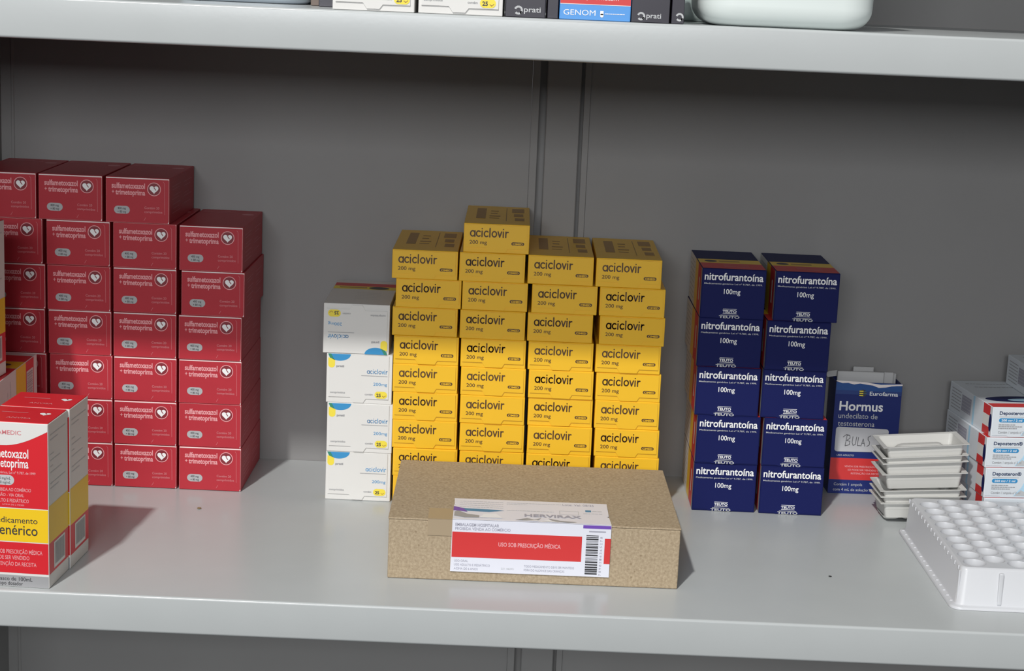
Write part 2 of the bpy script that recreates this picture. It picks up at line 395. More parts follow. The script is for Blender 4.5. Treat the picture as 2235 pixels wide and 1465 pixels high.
# red columns
rA, RW, RH, RD = red_carton(True); rB = red_carton(False)[0]
uA, uB = [], []
def red_col(xs, name, plain):
    n = len(xs)
    for i, x in enumerate(xs):
        o = pick(rB, uB) if i in plain else pick(rA, uA)
        o.location = (x, .3015+random.uniform(-.001, .0008), i*(RH+.0001)+.0002)
        o.rotation_euler = (0, 0, math.radians(random.uniform(-.25, .1)))
        tag(o, 'red medicine carton, %s of %s' % (rank(i, n), name), 'medicine box', 'red medicine cartons stacked in four columns')
red_col([-.2968, -.2973, -.2975, -.2978, -.2955, -.2976], 'the rightmost, lower red column', {1})
red_col([-.3590, -.3592, -.3596, -.3600, -.3602, -.3603, -.3669], 'the tall red column second from the right', {5})
red_col([-.4206, -.4206, -.4208, -.4217, -.4223, -.4230, -.4299], 'the red column third from the right', {4, 2})
red_col([-.4830, -.4832, -.4836, -.4848, -.4842, -.4866, -.4920], 'the leftmost red column cut by the frame', {5})

# yellow columns
YP = (yellow_carton()[0], []); YG = 'yellow medicine cartons stacked in four columns'; YHt = .0272
column(YP, YHt, [-.0893, -.0900, -.0913, -.0916, -.0924, -.0924, -.0945, -.0919, -.0961], .287, 'yellow medicine carton, {} of the leftmost yellow column beside the white cartons', YG)
column(YP, YHt, [-.0262, -.0266, -.0272, -.0278, -.0281, -.0291, -.0308, -.0297, -.0333, -.0304], .287, 'yellow medicine carton, {} of the tallest yellow column', YG, .2)
column(YP, YHt, [.0369, .0371, .0373, .0366, .0360, .0345, .0327, .0355, .0307], .287, 'yellow medicine carton, {} of the third yellow column from the left', YG, .2)
column(YP, YHt, [.1024, .1024, .1012, .1001, .0998, .0981, .1003, .0990, .0943], .287, 'yellow medicine carton, {} of the rightmost yellow column', YG)
# white column
WPf = (white_carton()[0], []); WPr = (white_carton(True)[0], [])
WG = 'white medicine cartons in one column'; WHt = .0478
column(WPf, WHt, [-.1541, -.1538, -.1553, None], .2895, 'white medicine carton with blue print, {} of the white column', WG, .5)
column(WPr, WHt, [None, None, None, -.1592], .2895, 'white medicine carton printed upside down, {} of the white column', WG, .3)
for o in COL.objects:
    if o.get('label', '').startswith('white medicine carton with blue') and 'second from top' in o['label']: pass
# blue columns
BP = (blue_carton()[0], []); BG = 'navy blue medicine cartons in two columns'; BHt = .0474
column(BP, BHt, [.1996, .1998, .1965, .1955, .1955], .305, 'navy blue medicine carton, {} of the left navy column', BG, .4)
column(BP, BHt, [.2643, .2638, .2596, .2600, .2650], .305, 'navy blue medicine carton, {} of the right navy column', BG, .4)

# ------------------------------------------------------------------ tall syrup boxes at the left
def syrup_box():
    W, D, H = .058, .0495, .1362; k = H/360.
    t = empty('syrup_box')
    b = MB(); b.box((0, 0, 0), (W, D, H), M_CW, .0004)
    F = FR(b, W, H); L = 1
    def y(px): return (px-926)*k
    F.rect(.0004, y(930), W-.0004, y(1111), M_SRED, 1)
    cur = [(.0004, y(927)), (W-.0004, y(927))]+[(W-.0004-(W-.0008)*i/14, y(942+34*math.sin(math.pi*.5*min(1, i/9)))) for i in range(15)]
    F.poly(cur, M_CW, 2)
    F.rect(.0004, y(1113), W-.0004, y(1185), M_SYEL, 1); F.rect(.0004, y(1187), W-.0004, y(1255), M_SRED, 1); F.rect(.0004, y(1260), W-.0004, y(1286)-.0004, M_GREY, 1)
    def rt_(s, right, base, Wd, h, m, bold=.0, L=3): F.text(s, W-right*k-Wd, y(base), Wd, h, m, L, bold)
    rt_('VITAMEDIC', 57, 952, .0270, .0036, M_PINKD, .01)
    rt_('sulfametoxazol', 42, 1002, .0385, .0078, M_WINK, .012); rt_('+ trimetoprima', 42, 1023, .0385, .0078, M_WINK, .012)
    rt_('Medicamento genérico, Lei nº 9.787, de 1999', 27, 1037, .046, .0022, M_PINK, .01)
    F.pill(.012, y(1040), W-73*k, y(1062), M_GREYL, 2); F.text('40 mg/mL', .017, y(1050), .0105, .0024, M_DARK, 3); F.text('+ 8 mg/mL', .017, y(1059), .0105, .0024, M_DARK, 3)
    rt_('VENDA PROIBIDA AO COMÉRCIO', 37, 1075, .040, .0028, M_PINK, .01); rt_('SUSPENSÃO - VIA ORAL', 52, 1086.5, .030, .0026, M_PINK, .01)
    rt_('USO ADULTO E PEDIÁTRICO', 42, 1099, .036, .0030, M_PINK, .01); rt_('ACIMA DE 2 MESES', 52, 1106, .018, .0013, M_PINK)
    rt_('Medicamento', 24, 1144, .0385, .0052, M_DARK); rt_('Genérico', 24, 1170, .0385, .0088, M_DARK, .004)
    rt_('VENDA SOB PRESCRIÇÃO MÉDICA', 14, 1212, .047, .0036, M_PINK, .008); rt_('SÓ PODE SER VENDIDO', 42, 1225, .034, .0034, M_PINK, .008); rt_('COM RETENÇÃO DA RECEITA', 27, 1239, .043, .0034, M_PINK, .008)
    rt_('Frasco de 100mL', 36, 1272, .030, .0034, M_DARK); rt_('+ copo dosador', 57, 1282, .024, .0032, M_DARK)
    R = RIGHTF(b, W, D, H)
    R.rect(.0004, y(1105), D-.0004, y(1187), M_SYEL, 1); R.rect(.0004, y(1187), D-.0004, y(1256), M_SRED, 1); R.rect(.012, y(1192), .040, y(1250), M_CW, 2)
    u = .015
    while u < .037: q = random.choice((.0004, .0008, .0012)); R.rect(u, y(1196), u+q, y(1243), M_GREY, 3); u += q+.0007
    for i, vv in enumerate((.010, .014, .026, .031, .036, .041, .050, .054)): R.scribble(.005, (.043, .024, .014, .030, .012, .034, .042, .026)[i], vv, .0009, M_GREYL, 1)
    # rear face (seen where the box lies down) and left side
    T = TOPF(b, W, D, H); T.rect(.0004, .0006, W-.0004, D-.0012, M_SRED, 1); T.text('ANVISA', .012, .036, .022, .004, M_PINKD, 2); heart(T, .045, .022, .005, 2); T.rect(.010, .018, .032, .020, M_PINKD, 2)
    Lf = LEFTF(b, D, H); Lf.rect(.0004, y(930), D-.0004, y(1111), M_SRED, 1); Lf.rect(.0004, y(1113), D-.0004, y(1185), M_SYEL, 1); Lf.rect(.0004, y(1187), D-.0004, y(1255), M_SRED, 1)
    Bk = Face(b, (W, D, H), (-1, 0, 0), (0, 0, -1), (0, 1, 0)); Bk.rect(.0004, y(930), W-.0004, y(1111), M_SRED, 1); Bk.rect(.0004, y(1113), W-.0004, y(1185), M_SYEL, 1)
    Bk.rect(.0004, y(1187), W-.0004, y(1255), M_SRED, 1); Bk.ell(W*.5, y(1149), .020, .0075, M_DARK, 2)
    b.build('box_body', t)
    b = MB(); T = TOPF(b, W, D, H); T.slab([(.0008, .0008), (W-.0008, .0008), (W-.0008, D-.0026), (W-.004, D-.0010), (.004, D-.0010), (.0008, D-.0026)], .0005, M_SRED)
    T = Face(b, (0, D, H+.0005), (1, 0, 0), (0, -1, 0), (0, 0, 1)); T.text('ANVISA', .020, .038, .020, .0038, M_PINK, 2); heart(T, .046, .020, .0048, 1); T.rect(.010, .018, .032, .0195, M_PINKD, 1)
    b.build('top_flap', t)
    return t
SP = syrup_box(); SG = 'red and yellow syrup boxes at the left end'
YS = math.radians(-3.5)
def corner_place(o, cx, cy): o.rotation_euler = (0, 0, YS); o.location = (cx-.058*math.cos(YS), cy-.058*math.sin(YS), .0002)
corner_place(SP, -.3443, .0067); tag(SP, 'upright red syrup box with yellow band, frontmost, its front facing out', 'medicine box', SG)
o = dup(SP); corner_place(o, -.3400, .0572); tag(o, 'upright red syrup box directly behind the frontmost one', 'medicine box', SG)
# the lying one: its side panel turned to the right, base end to the rear
lie = dup(SP); lie.rotation_euler = (math.radians(90), 0, 0)
lie.location = (-.4235-.058, .1300+.1362, .0862)
lie.rotation_euler = (math.radians(90), 0, 0)
tag(lie, 'red and yellow syrup box lying down behind the upright pair', 'medicine box', SG)
o = dup(SP); o.location = (-.4300-.058, .1335, .1364); tag(o, 'upright syrup box cut by the left frame edge, above the lying one', 'medicine box', SG)
for i in range(2):
    o = dup(rB); o.location = (-.4835, .140, .0002+i*.0429); tag(o, 'red medicine carton %s under the lying syrup box' % ('on the shelf' if not i else 'upper one'), 'medicine box', 'red medicine cartons stacked in four columns')

# ------------------------------------------------------------------ kraft box
KW, KD, KH = .2435, .182, .0530
kb = tag(empty('cardboard_box', (-.0773, .0690, .0002), .010), 'flat brown kraft cardboard box with a torn white and red label', 'cardboard box')
b = MB(); b.box((0, 0, 0), (KW, KD, KH-.0016), M_KRAFT, .0010, None, 2)
b.build('box_body', kb)
b = MB()
b.box((-.0006, -.0004, KH-.0016), (KW+.0004, KD-.001, KH), M_KRAFT, .0007, None, 2)
b.build('lid', kb)
b = MB(); b.box((.0325, -.0007, KH-.0140), (.0530, .0, KH+.0002), M_TAPE); b.box((.0325, -.0007, KH), (.0530, .030, KH+.0004), M_TAPE)
b.build('tape', kb)
lb = empty('label_root')  # replaced below by the label mesh itself
bpy.data.objects.remove(lb)
b = MB()
LW, LV, LT = .1325, .0452, .0600; x0 = .0530
Ff = Face(b, (x0, -.0010, KH+.0006), (1, 0, 0), (0, 0, -1), (0, -1, 0)); Tf = Face(b, (x0, -.0010, KH+.0008), (1, 0, 0), (0, 1, 0), (0, 0, 1))
Ff.slab([(0, 0), (LW, 0), (LW, LV), (-.0006, LV)], .0003, M_LAB); Tf.slab([(0, 0), (LW, 0), (LW-.001, .020), (LW-.003, .022), (LW-.001, .024), (LW-.001, LT), (.0, LT), (.0004, .044), (.002, .043), (.0, .041)], .0003, M_LAB)
Ff = Face(b, (x0, -.0013, KH+.0006), (1, 0, 0), (0, 0, -1), (0, -1, 0)); Tf = Face(b, (x0, -.0010, KH+.0011), (1, 0, 0), (0, 1, 0), (0, 0, 1))
Ff.text('EMBALAGEM HOSPITALAR', .0025, .0052, .0365, .0026, M_LAVI, 2, .02); Ff.text('PROIBIDA VENDA AO COMÉRCIO', .0025, .0087, .046, .0026, M_LAVI, 2, .008)
Ff.rect(.0002, .0105, .1085, .0325, M_BRED); Ff.text('USO SOB PRESCRIÇÃO MÉDICA', .0390, .0218, .0520, .0036, M_PINK, 2, .02)
Ff.rect(.1275, .0115, .1325, .0335, M_BRED)
for i, s_ in enumerate(('USO ORAL', 'USO ADULTO E PEDIÁTRICO', 'ACIMA DE 6 ANOS')): Ff.text(s_, .0025, .0365+.0034*i, (.0115, .030, .020)[i], .0020, M_LAVI, 2)
Ff.text('251 08395', .042, .0418, .0105, .0016, M_GREYL, 2); Ff.text('TODO MEDICAMENTO DEVE SER MANTIDO', .061, .0392, .042, .0020, M_LAVI, 2); Ff.text('FORA DO ALCANCE DAS CRIANÇAS', .061, .0425, .034, .0020, M_LAVI, 2)
Ff.rect(.1090, .0004, .1323, .0032, M_PURP); Ff.rect(.1140, .0052, .1280, .0062, M_LAVI, 2)
v = .0090; rr = random.Random(3)
while v < .0425:
    q = rr.choice((.0003, .0006, .0009, .0013)); Ff.rect(.1120, v, .1222, v+q, M_DARK, 2); v += q+rr.choice((.0004, .0007, .0009))
for i, c in enumerate('7898216365278'):
    Fd = Face(b, Ff.P(.1255, .0440-.0027*i), (0, 0, 1), (1, 0, 0), (0, -1, 0)); Fd.text(c, 0, 0, .0015, .0020, M_LAVI, 2)
# the folded over top half with its crease, the wedge of colour and torn scraps
Tf.poly([(.0, .034), (.0, .026), (.012, .024), (.030, .023), (.043, .028), (.036, .030), (.012, .031)], M_TEAL, 1)
Tf.poly([(.0, .036), (.0, .024), (.006, .023), (.012, .021), (.010, .026), (.008, .031)], M_PURP, 2)
Tf.poly([(.001, .020), (.004, .024), (.012, .015), (.022, .012), (.022, .006), (.010, .005), (.001, .009)], M_GREY, 2)
Tf.poly([(.022, .006), (.026, .016), (.036, .018), (.042, .006)], M_WINK, 3)
Tf.text('HERVIRAX', .062, .0, .047, .0001, M_LAVI, 1)
Th = Face(b, (x0, -.0010+.016, KH+.0011), (1, 0, 0), (0, -1, 0), (0, 0, 1)); Th.text('HERVIRAX', .060, .002, .048, .0075, M_LAVI, 2, .03)
Tf.poly([(.052, .003), (.062, .009), (.068, .006), (.074, .010), (.070, .003)], M_GREY, 3); Tf.poly([(.056, .001), (.070, .0045), (.074, .002)], M_WINK, 4)
Tf.poly([(.080, .010), (.090, .005), (.104, .003), (.096, .001), (.084, .003)], M_GREY, 3); Tf.poly([(.074, .0005), (.080, .006), (.086, .002), (.092, .0005)], M_WINK, 4)
for i in range(4): Tf.scribble(.005, .042, .052-.0055*i, .0010, M_GREYL, 1)
for i in range(3): Tf.scribble(.045, (.092, .062, .085)[i], (.052, .048, .030)[i], .0010, M_GREYL, 1)
Tf.line([(.090, .034), (.106, .034), (.106, .024), (.090, .024), (.090, .034)], .0005, M_GREYL, 1)
Th2 = Face(b, (x0, -.0010+.060, KH+.0011), (1, 0, 0), (0, -1, 0), (0, 0, 1)); Th2.text('Lote: Val: 08/25', .093, .010, .027, .0055, M_LAVI, 1); Th2.rect(.112, .021, .117, .026, M_TEAL); Th2.scribble(.118, .127, .0235, .0014, M_GREYL, 1); Th2.scribble(.110, .127, .031, .0012, M_GREYL, 1)
lab = b.build('printed_label', kb); lab['label'] = 'torn white label with red band and barcode'

# ------------------------------------------------------------------ blue box of leaflets
HW, HH, HD = .0668, .1156, .034
hb = tag(empty('testosterone_box', (.3449, .3862, .0002), math.radians(1.5)), 'open navy and red box with handwritten sticker, stuffed with folded leaflets', 'medicine box')
b = MB(); th = .0006; M_HB = mat('box_deep_blue', (0.016, 0.028, 0.155), 0.45, 0.25)
b.box((0, 0, 0), (HW, th, HH), M_HB); b.box((0, HD-th, 0), (HW, HD, HH-.002), M_HB); b.box((0, th, 0), (th, HD-th, HH), M_HB); b.box((HW-th, th, 0), (HW, HD-th, HH-.001), M_HB); b.box((th, th, 0), (HW-th, HD-th, th), M_HB)
F = FR(b, HW, HH)
F.rect(.0003, .0003, HW-.0003, .0085, mat('carton_mid_blue', (.016, .075, .27), .4), 1); F.rect(.0003, .0085, HW-.0003, .0125, mat('carton_deep_blue', (.016, .045, .20), .4), 1)
jag = [(.0, -.0006), (.006, .0012), (.012, .0008), (.018, .0022), (.024, .0010), (.031, .0020), (.037, .0026), (.043, .0048), (.050, .0042), (.056, .0028), (.062, .0022), (HW, .0020)]
F.poly(jag+[(HW, .0004), (.045, .0016), (.03, -.0004), (.0, -.0014)], M_EDGE, 3)
F.ell(.0275, .0110, .0038, .0038, M_DARK, 2)
for i in range(3): F.rect(.0240, .0084+.0022*i, .0280, .0095+.0022*i, M_YINK, 3)
F.rect(.0285, .0090, .0310, .0094, M_SKY, 3); F.rect(.0285, .0110, .0312, .0114, M_SKY, 3)
F.text('Eurofarma', .0345, .0130, .0285, .0042, M_WINK, 3, .015)
F.text('Hormus', .0050, .0290, .0440, .0098, M_WINK, 3, .02)
F.text('undecilato de', .0048, .0372, .0395, .0056, M_GREYL, 3); F.text('testosterona', .0048, .0452, .0370, .0056, M_GREYL, 3)
F.text('USO ADULTO', .0062, .0765, .0175, .0018, M_GREYL, 3, .01)
F.rect(.0003, .0785, HW-.0003, .1012, M_BRED, 1)
for i, s_ in enumerate(('VENDA SOB PRESCRIÇÃO MÉDICA', 'SÓ PODE SER VENDIDO COM', 'RETENÇÃO DA RECEITA')): F.text(s_, (.0150, .0185, .0220)[i], .0880+.0036*i, (.040, .036, .032)[i], .0019, M_PINK, 3, .012)
F.text('Contém 1 ampola', .0055, .1073, .029, .0030, M_GREYL, 3); F.text('com 4 mL de solução injetável', .0052, .1128, .050, .0030, M_GREYL, 3)
b.build('box_body', hb)
b = MB(); F = FR(b, HW, HH, -.0003); pts = []
for (cu, cv, a0) in ((.0540, .0500, 270), (.0540, .0685, 0), (.0062, .0690, 90), (.0062, .0490, 180)):
    for i in range(6): a = math.radians(a0+18*i); pts.append((cu+.0028*math.cos(a), cv+.0028*math.sin(a)))
F.slab(pts, .0003, M_STK); F = FR(b, HW, HH, -.0006)
G = (.10, .10, .11); M_PEN = mat('pencil', G, .6); tk = .0006
F.line([(0.0113, .0565), (0.0144, .0540), (0.0172, .0545)], tk, M_PEN); F.line([(0.0151, .0545), (0.0144, .0600), (0.0138, .0655)], tk, M_PEN)
F.line([(0.0151, .0545), (0.0179, .0550), (0.0183, .0575), (0.0151, .0600), (0.0183, .0610), (0.0179, .0645), (0.0138, .0657)], tk, M_PEN)
F.line([(0.0211, .0560), (0.0206, .0620), (0.0218, .0650), (0.0239, .0640), (0.0249, .0560)], tk, M_PEN); F.line([(0.0267, .0565), (0.0262, .0650), (0.0291, .0650)], tk, M_PEN)
F.line([(0.0298, .0655), (0.0316, .0580), (0.0337, .0655)], tk, M_PEN); F.line([(0.0305, .0625), (0.0330, .0625)], tk, M_PEN); F.line([(0.0389, .0545), (0.0365, .0560), (0.0365, .0585), (0.0383, .0610), (0.0381, .0640), (0.0358, .0655)], tk, M_PEN)
st = b.build('sticker', hb); st['label'] = 'pale handwritten sticker'
for i, (xa, xb, za, yy, t_) in enumerate(((.0020, .0490, .1245, .006, .0030), (.0500, .0600, .1235, .012, .0020), (.0200, .0410, .1270, .018, .0025), (.0560, .0652, .1205, .022, .0024))):
    b = MB(); b.box((xa, yy, .010), (xb, yy+t_, za), M_PAP, .0006)
    for k in range(2): b.box((xa+.0004, yy+t_+.0002+k*.0011, .010), (xb-.0006, yy+t_+.0011+k*.0011, za-.0012*(k+1)), M_PAP)
    o = b.build('folded_leaflet'); o.location = (.3449, .3862, .0010); o.rotation_euler = (0, 0, math.radians(1.5))
    tag(o, ('wide folded paper leaflet at the front of the navy box', 'narrow folded leaflet beside the wide one in the navy box', 'tallest folded leaflet at the rear of the navy box', 'low folded leaflet at the right rear of the navy box')[i], 'leaflet', 'folded leaflets in the navy box')
b = MB(); b.add([(.3385, .400, .1170), (.3470, .399, .1190), (.3480, .401, .1240), (.3400, .402, .1228), (.3360, .401, .1205)], [(0, 1, 2, 3, 4)], M_PAP)
b.add([(.3385, .4008, .1168), (.3470, .3998, .1188), (.3480, .4018, .1242), (.3400, .4028, .1230), (.3360, .4018, .1203)], [(0, 1, 2, 3, 4)], M_PAP)
tr = b.build('torn_flap', hb); tr.parent = hb; tr.matrix_parent_inverse = (Matrix.Translation(hb.location) @ Matrix.Rotation(math.radians(1.5), 4, 'Z')).inverted()

# ------------------------------------------------------------------ injection boxes at the right
def depo_box():
    W, D, H = .078, .113, .0294
    t = empty('injection_box'); M_DW = mat('carton_cool_white', (.70, .74, .78), .45)
    b = MB(); b.box((0, 0, 0), (W, D, H), M_DW, .0004)
    Lf = LEFTF(b, D, H); c = D
    Lf.rect(c*.80, .0004, c*.95, H*.34, M_BRED); Lf.rect(c*.80, H*.34, c*.95, H*.72, M_CW); Lf.rect(c*.80, H*.72, c*.95, H-.0004, M_BRED)
    Lf.rect(c*.56, .0004, c*.60, H-.0004, M_PALE); Lf.ell(c*.965, H*.55, c*.030, H*.30, M_NAVY, 2)
    for i in range(7): Lf.scribble(.006, c*.28, .005+.0032*i, .0009, M_GREY, 1)
    Lf.rect(c*.30, .006, c*.52, .022, M_LAVI, 1)
    for i in range(5): Lf.scribble(c*.31, c*.51, .008+.0032*i, .0007, M_GREYL, 2)
    T = TOPF(b, W, D, H); T.rect(.0004, D*.86, W-.0004, D-.0008, M_BRED); T.ell(W*.55, D*.70, W*.48, D*.11, M_NAVY, 1); T.ell(W*.62, D*.73, W*.28, D*.055, M_PALE, 2)
    T.scribble(.010, .060, .014, .0016, M_GREY, 1); T.scribble(.014, .066, .028, .0016, M_GREY, 1)
    b.build('carton_body', t)
    b = MB(); F = FR(b, W, H)
    F.slab([(.0010, .0008), (W-.0010, .0008), (W-.0010, H-.0006), (.0170, H-.0006), (.0155, H-.0020), (.0010, H-.0020)], .0006, M_DW); F = FR(b, W, H, -.0006)
    F.poly([(.045, .0012), (.058, .0012), (.058, H-.002), (.029, H-.002), (.036, H-.010)], mat('ink_ice_blue', (.45, .68, .85), .45), 1); F.rect(.058, .0012, W-.0012, H-.0010, M_PALE, 1)
    F.poly([(.030, H-.0022), (.036, H-.0080), (.040, H-.0060), (.046, H-.0022)], M_GREYL, 2)
    F.text('Deposteron®', .0066, .0070, .0285, .0034, mat('ink_navy', (.01, .03, .10), .5), 3, .018); F.rect(.0066, .0088, .0330, .0093, M_GREYL, 2)
    F.pill(.0066, .0105, .0320, .0145, M_SKY, 2); F.text('200 mg / 2 ml', .0090, .0135, .0205, .0022, M_WINK, 3, .02)
    F.scribble(.0066, .0230, .0168, .0008, M_GREY, 3); F.scribble(.0066, .0300, .0186, .0008, M_GREY, 3); F.scribble(.0066, .0250, .0204, .0008, M_GREY, 3)
    F.text('Contém 1 ampola c/ 2 ml', .0066, .0253, .0290, .0024, M_GREY, 3, .01)
    b.build('end_flap', t); return t
DP = depo_box(); DG = 'white injection boxes stacked behind the vial tray'
for i, (x, yaw) in enumerate(((.4765, 6.0), (.4757, 6.0), (.4744, 6.0), (.4775, 7.0))):
    o = DP if not i else dup(DP); o.location = (x, .288+.0012*i, .0002+i*.0295); o.rotation_euler = (0, 0, math.radians(yaw))
    tag(o, ('white injection box on the shelf, lowest, mostly hidden by vial tray', 'white injection box, lowest whole front seen above the vial tray', 'white injection box in the middle of its stack', 'white injection box on top of its stack, red band visible')[i], 'medicine box', DG)
for i in range(4):
    o = dup(DP); o.location = (.5635, .300, .0002+i*.0295)
    tag(o, 'white injection box beside the seen stack, outside the right frame edge, ' + ('lowest', 'second', 'third', 'topmost')[i], 'medicine box', DG)
o = dup(DP); o.rotation_euler = (0, 0, math.radians(4)); o.location = (.5265, .290, .1184); tag(o, 'white injection box on the stack, cut by the right frame edge', 'medicine box', DG)

# ------------------------------------------------------------------ ampoule trays
def ring_loop(w, d, z, r, cx=0, cy=0, n=4):
    pts = []
    for (sx, sy, a0) in ((1, -1, -90), (1, 1, 0), (-1, 1, 90), (-1, -1, 180)):
        for i in range(n+1):
            a = math.radians(a0+90*i/n); pts.append((cx+sx*(w/2-r)+r*math.cos(a), cy+sy*(d/2-r)+r*math.sin(a), z))
    return pts
def loft(b, loops, m, close=True):
    n = len(loops[0])
    for A, B in zip(loops, loops[1:]):
        for i in range(n): b.poly([A[i], A[(i+1) % n], B[(i+1) % n], B[i]], m)
    if close: b.poly(loops[-1], m)
def ampoule_tray(pods=False):
    t = empty('ampoule_tray'); b = MB(); W, D, H = .0830, .0490, .0150
    th = .0006
    # outside going down, then inside
    out = [ring_loop(W, D, 0, .001), ring_loop(W-.0090, D-.0070, -.0010, .003), ring_loop(W-.0105, D-.0080, -.0060, .003), ring_loop(W-.0110, D-.0085, -.0070, .003), ring_loop(W-.0140, D-.0110, -H, .003)]
    inn = [ring_loop(W, D, th, .001), ring_loop(W-.0094, D-.0074, .0, .003), ring_loop(W-.0115, D-.0092, -.0060, .003), ring_loop(W-.0154, D-.0124, -H+th, .003)]
    loft(b, out, M_TRY); loft(b, inn, M_TRY)
    A, B = out[0], inn[0]; n = len(A)
    for i in range(n): b.poly([A[i], A[(i+1) % n], B[(i+1) % n], B[i]], M_TRY)
    b.build('tray_shell', t)
    b = MB()   # cradle: long arched ridge with a step
    L_ = W-.026; k = 20; lo = []
    for i in range(k+1):
        x = -L_/2+L_*i/k; e = min(1, min(i, k-i)/4.0); e = math.sin(e*math.pi/2); hgt = .0098*e+.0005
        lo.append([(x, -.010, -H+.0008), (x, -.008, -H+hgt), (x, -.003, -H+hgt+.0015*e), (x, .003, -H+hgt+.0015*e), (x, .008, -H+hgt), (x, .010, -H+.0008)])
    for P, Q in zip(lo, lo[1:]):
        for i in range(5): b.poly([P[i], P[i+1], Q[i+1], Q[i]], M_TRY)
    b.build('cradle', t, True)
    if pods:
        b = MB()
        for i in range(4):
            cx = -.027+.018*i; loops = []
            for kk in range(6):
                a = kk/5*math.pi/2; loops.append(ring_loop(.0165*(.35+.65*math.cos(a)), .028*(.55+.45*math.cos(a)), -H-.0045*math.sin(a), .0028, cx, 0))
            loft(b, loops, M_TRY)
        b.build('pods', t, True)
    return t
tp = ampoule_tray(True); ta = ampoule_tray(False); TG = 'empty white ampoule trays in a loose stack'
TC = (.4175, .3160)
TL = ['lowest, resting on the shelf', 'second from the bottom', 'third from the bottom, its hollow half open', 'fourth from the bottom, tipped up at left', 'third from the top', 'second from the top', 'topmost, its hollow fully visible']
for i, (z, yaw, dx, dy, rx, ry) in enumerate(((.0212, 3, .000, -.005, 0, -1.5), (.0278, 2, .000, -.005, 0, -2.2), (.0345, 1, -.0005, -.006, 0, -3.2), (.0490, 2, .001, .001, 0, -3.2), (.0600, 2, .0005, .001, 0, -3.8), (.0660, 2, .0, .001, 0, -4.2), (.0765, 2, .0, .001, 0, -4.5))):
    o = tp if i == 0 else (ta if i == 1 else dup(ta))
    o.location = (TC[0]+dx, TC[1]+dy, z); o.rotation_euler = (math.radians(rx), math.radians(ry), math.radians(yaw))
    tag(o, 'white plastic ampoule tray, '+TL[i], 'plastic tray', TG)

# ------------------------------------------------------------------ big vial tray
VX, VY, VW, VD, VH = .3915, .0500, .170, .2190, .0345
vt = tag(empty('vial_tray', (VX, VY, .0002)), 'large white plastic vial tray with rows of round wells', 'plastic tray')
b = MB(); cr = .0095
def rrect(w, d, z, ins, n=6): return [(x+w/2, y+d/2, z) for x, y, _ in ring_loop(w-2*ins, d-2*ins, 0, max(.001, cr-ins*.5), n=n)]
base = [rrect(VW, VD, .0, 0), rrect(VW, VD, .0016, 0), rrect(VW, VD, .0024, .0010), rrect(VW, VD, .0024, .0042), rrect(VW, VD, .0034, .0050), rrect(VW, VD, VH-.0022, .0072), rrect(VW, VD, VH-.0008, .0080), rrect(VW, VD, VH, .0094)]
loft(b, base, M_VIAL, False); b.build('tray_skirt', vt, True)
# top plate with holes
R = .0096; centers = []
x = .0215; ci = 0
while x < VW-.018:
    y = .0215+(.0107 if ci % 2 else 0)
    while y < VD-.017: centers.append((x, y)); y += .0208
    x += .0186; ci += 1
pts = []; edges = []
def addloop(lp):
    s0 = len(pts); pts.extend(Vector(p) for p in lp); edges.extend((s0+i, s0+(i+1) % len(lp)) for i in range(len(lp)))
addloop([(p[0], p[1]) for p in base[-1]])
NS = 24
for cx, cy in centers: addloop([(cx+R*math.cos(2*math.pi*i/NS), cy+R*math.sin(2*math.pi*i/NS)) for i in range(NS)])
vo, eo, fo, *_ = delaunay_2d_cdt(pts, edges, [], 1, 1e-7)
b = MB(); fs = []
for f in fo:
    c = sum((vo[i] for i in f), Vector((0, 0)))/len(f)
    if all((c-Vector(q)).length > R*.985 for q in centers): fs.append(f)
b.add([(v.x, v.y, VH) for v in vo], fs, M_VIAL); b.build('top_plate', vt)
b = MB()
for cx, cy in centers:
    def circ(r, z): return [(cx+r*math.cos(2*math.pi*i/NS), cy+r*math.sin(2*math.pi*i/NS), z) for i in range(NS)]
    loft(b, [circ(R, VH), circ(R*.975, VH-.0007), circ(R*.95, VH-.004), circ(R*.93, .0125), circ(R*.80, .0105)], M_VIAL)
b.build('well_floor', vt, True)
b = MB()
for i in range(16):                       # little ribs along the left foot and rim
    y = .016+i*.0128
    b.box((.0022, y, .0016), (.0050, y+.0022, .0029), M_VIAL, .0003); b.box((.0066, y, VH-.0046), (.0080, y+.0022, VH-.0012), M_VIAL, .0003)
for xx in (.0062,):
    b.box((xx-.0004, .0085, .0028), (xx+.0012, .0098, VH-.0030), M_VIAL, .0003)
b.build('rim_ribs', vt)
for xx in (.0385, .1100):
    b = MB(); b.box((xx, .0040, .0035), (xx+.0040, .0075, VH-.0030), M_VIAL, .0012, None, 2); b.build('front_rib', vt)

# ------------------------------------------------------------------ things on the upper shelf
UZ = ZT+.0002
def up_box(name, x0, x1, y, d, h, m, label, cat, art=None, group=None):
    t = tag(empty(name, (x0, y, UZ)), label, cat, group); b = MB(); W = x1-x0
    b.box((0, 0, 0), (W, d, h), m, .0004); F = FR(b, W, h)
    if art: art(F, W, h)
    b.build('carton_body', t); return t, W, h
def upper_white(x0, x1, label, num):
    t, W, h = up_box('medicine_carton', x0, x1, .0025, .12, .0478, M_CW, label, 'medicine box', None, 'white medicine cartons on the upper shelf')
    b = MB(); F = FR(b, W, h)
    F.slab([(.0022, .0008), (W-.0032, .0008), (W-.0032, .0428), (.0378, .0428), (.0352, .0462), (.0258, .0462), (.0228, .0418), (.0022, .0418)], .0011, M_CW)
    F = FR(b, W, h, -.0011); white_art(F, False, W, h); b.build('end_flap', t)
upper_white(-.1266, -.0652, 'white medicine carton at the left of the upper shelf', '25')
upper_white(-.0622, .0010, 'white medicine carton next to the black carton on the upper shelf', '15')
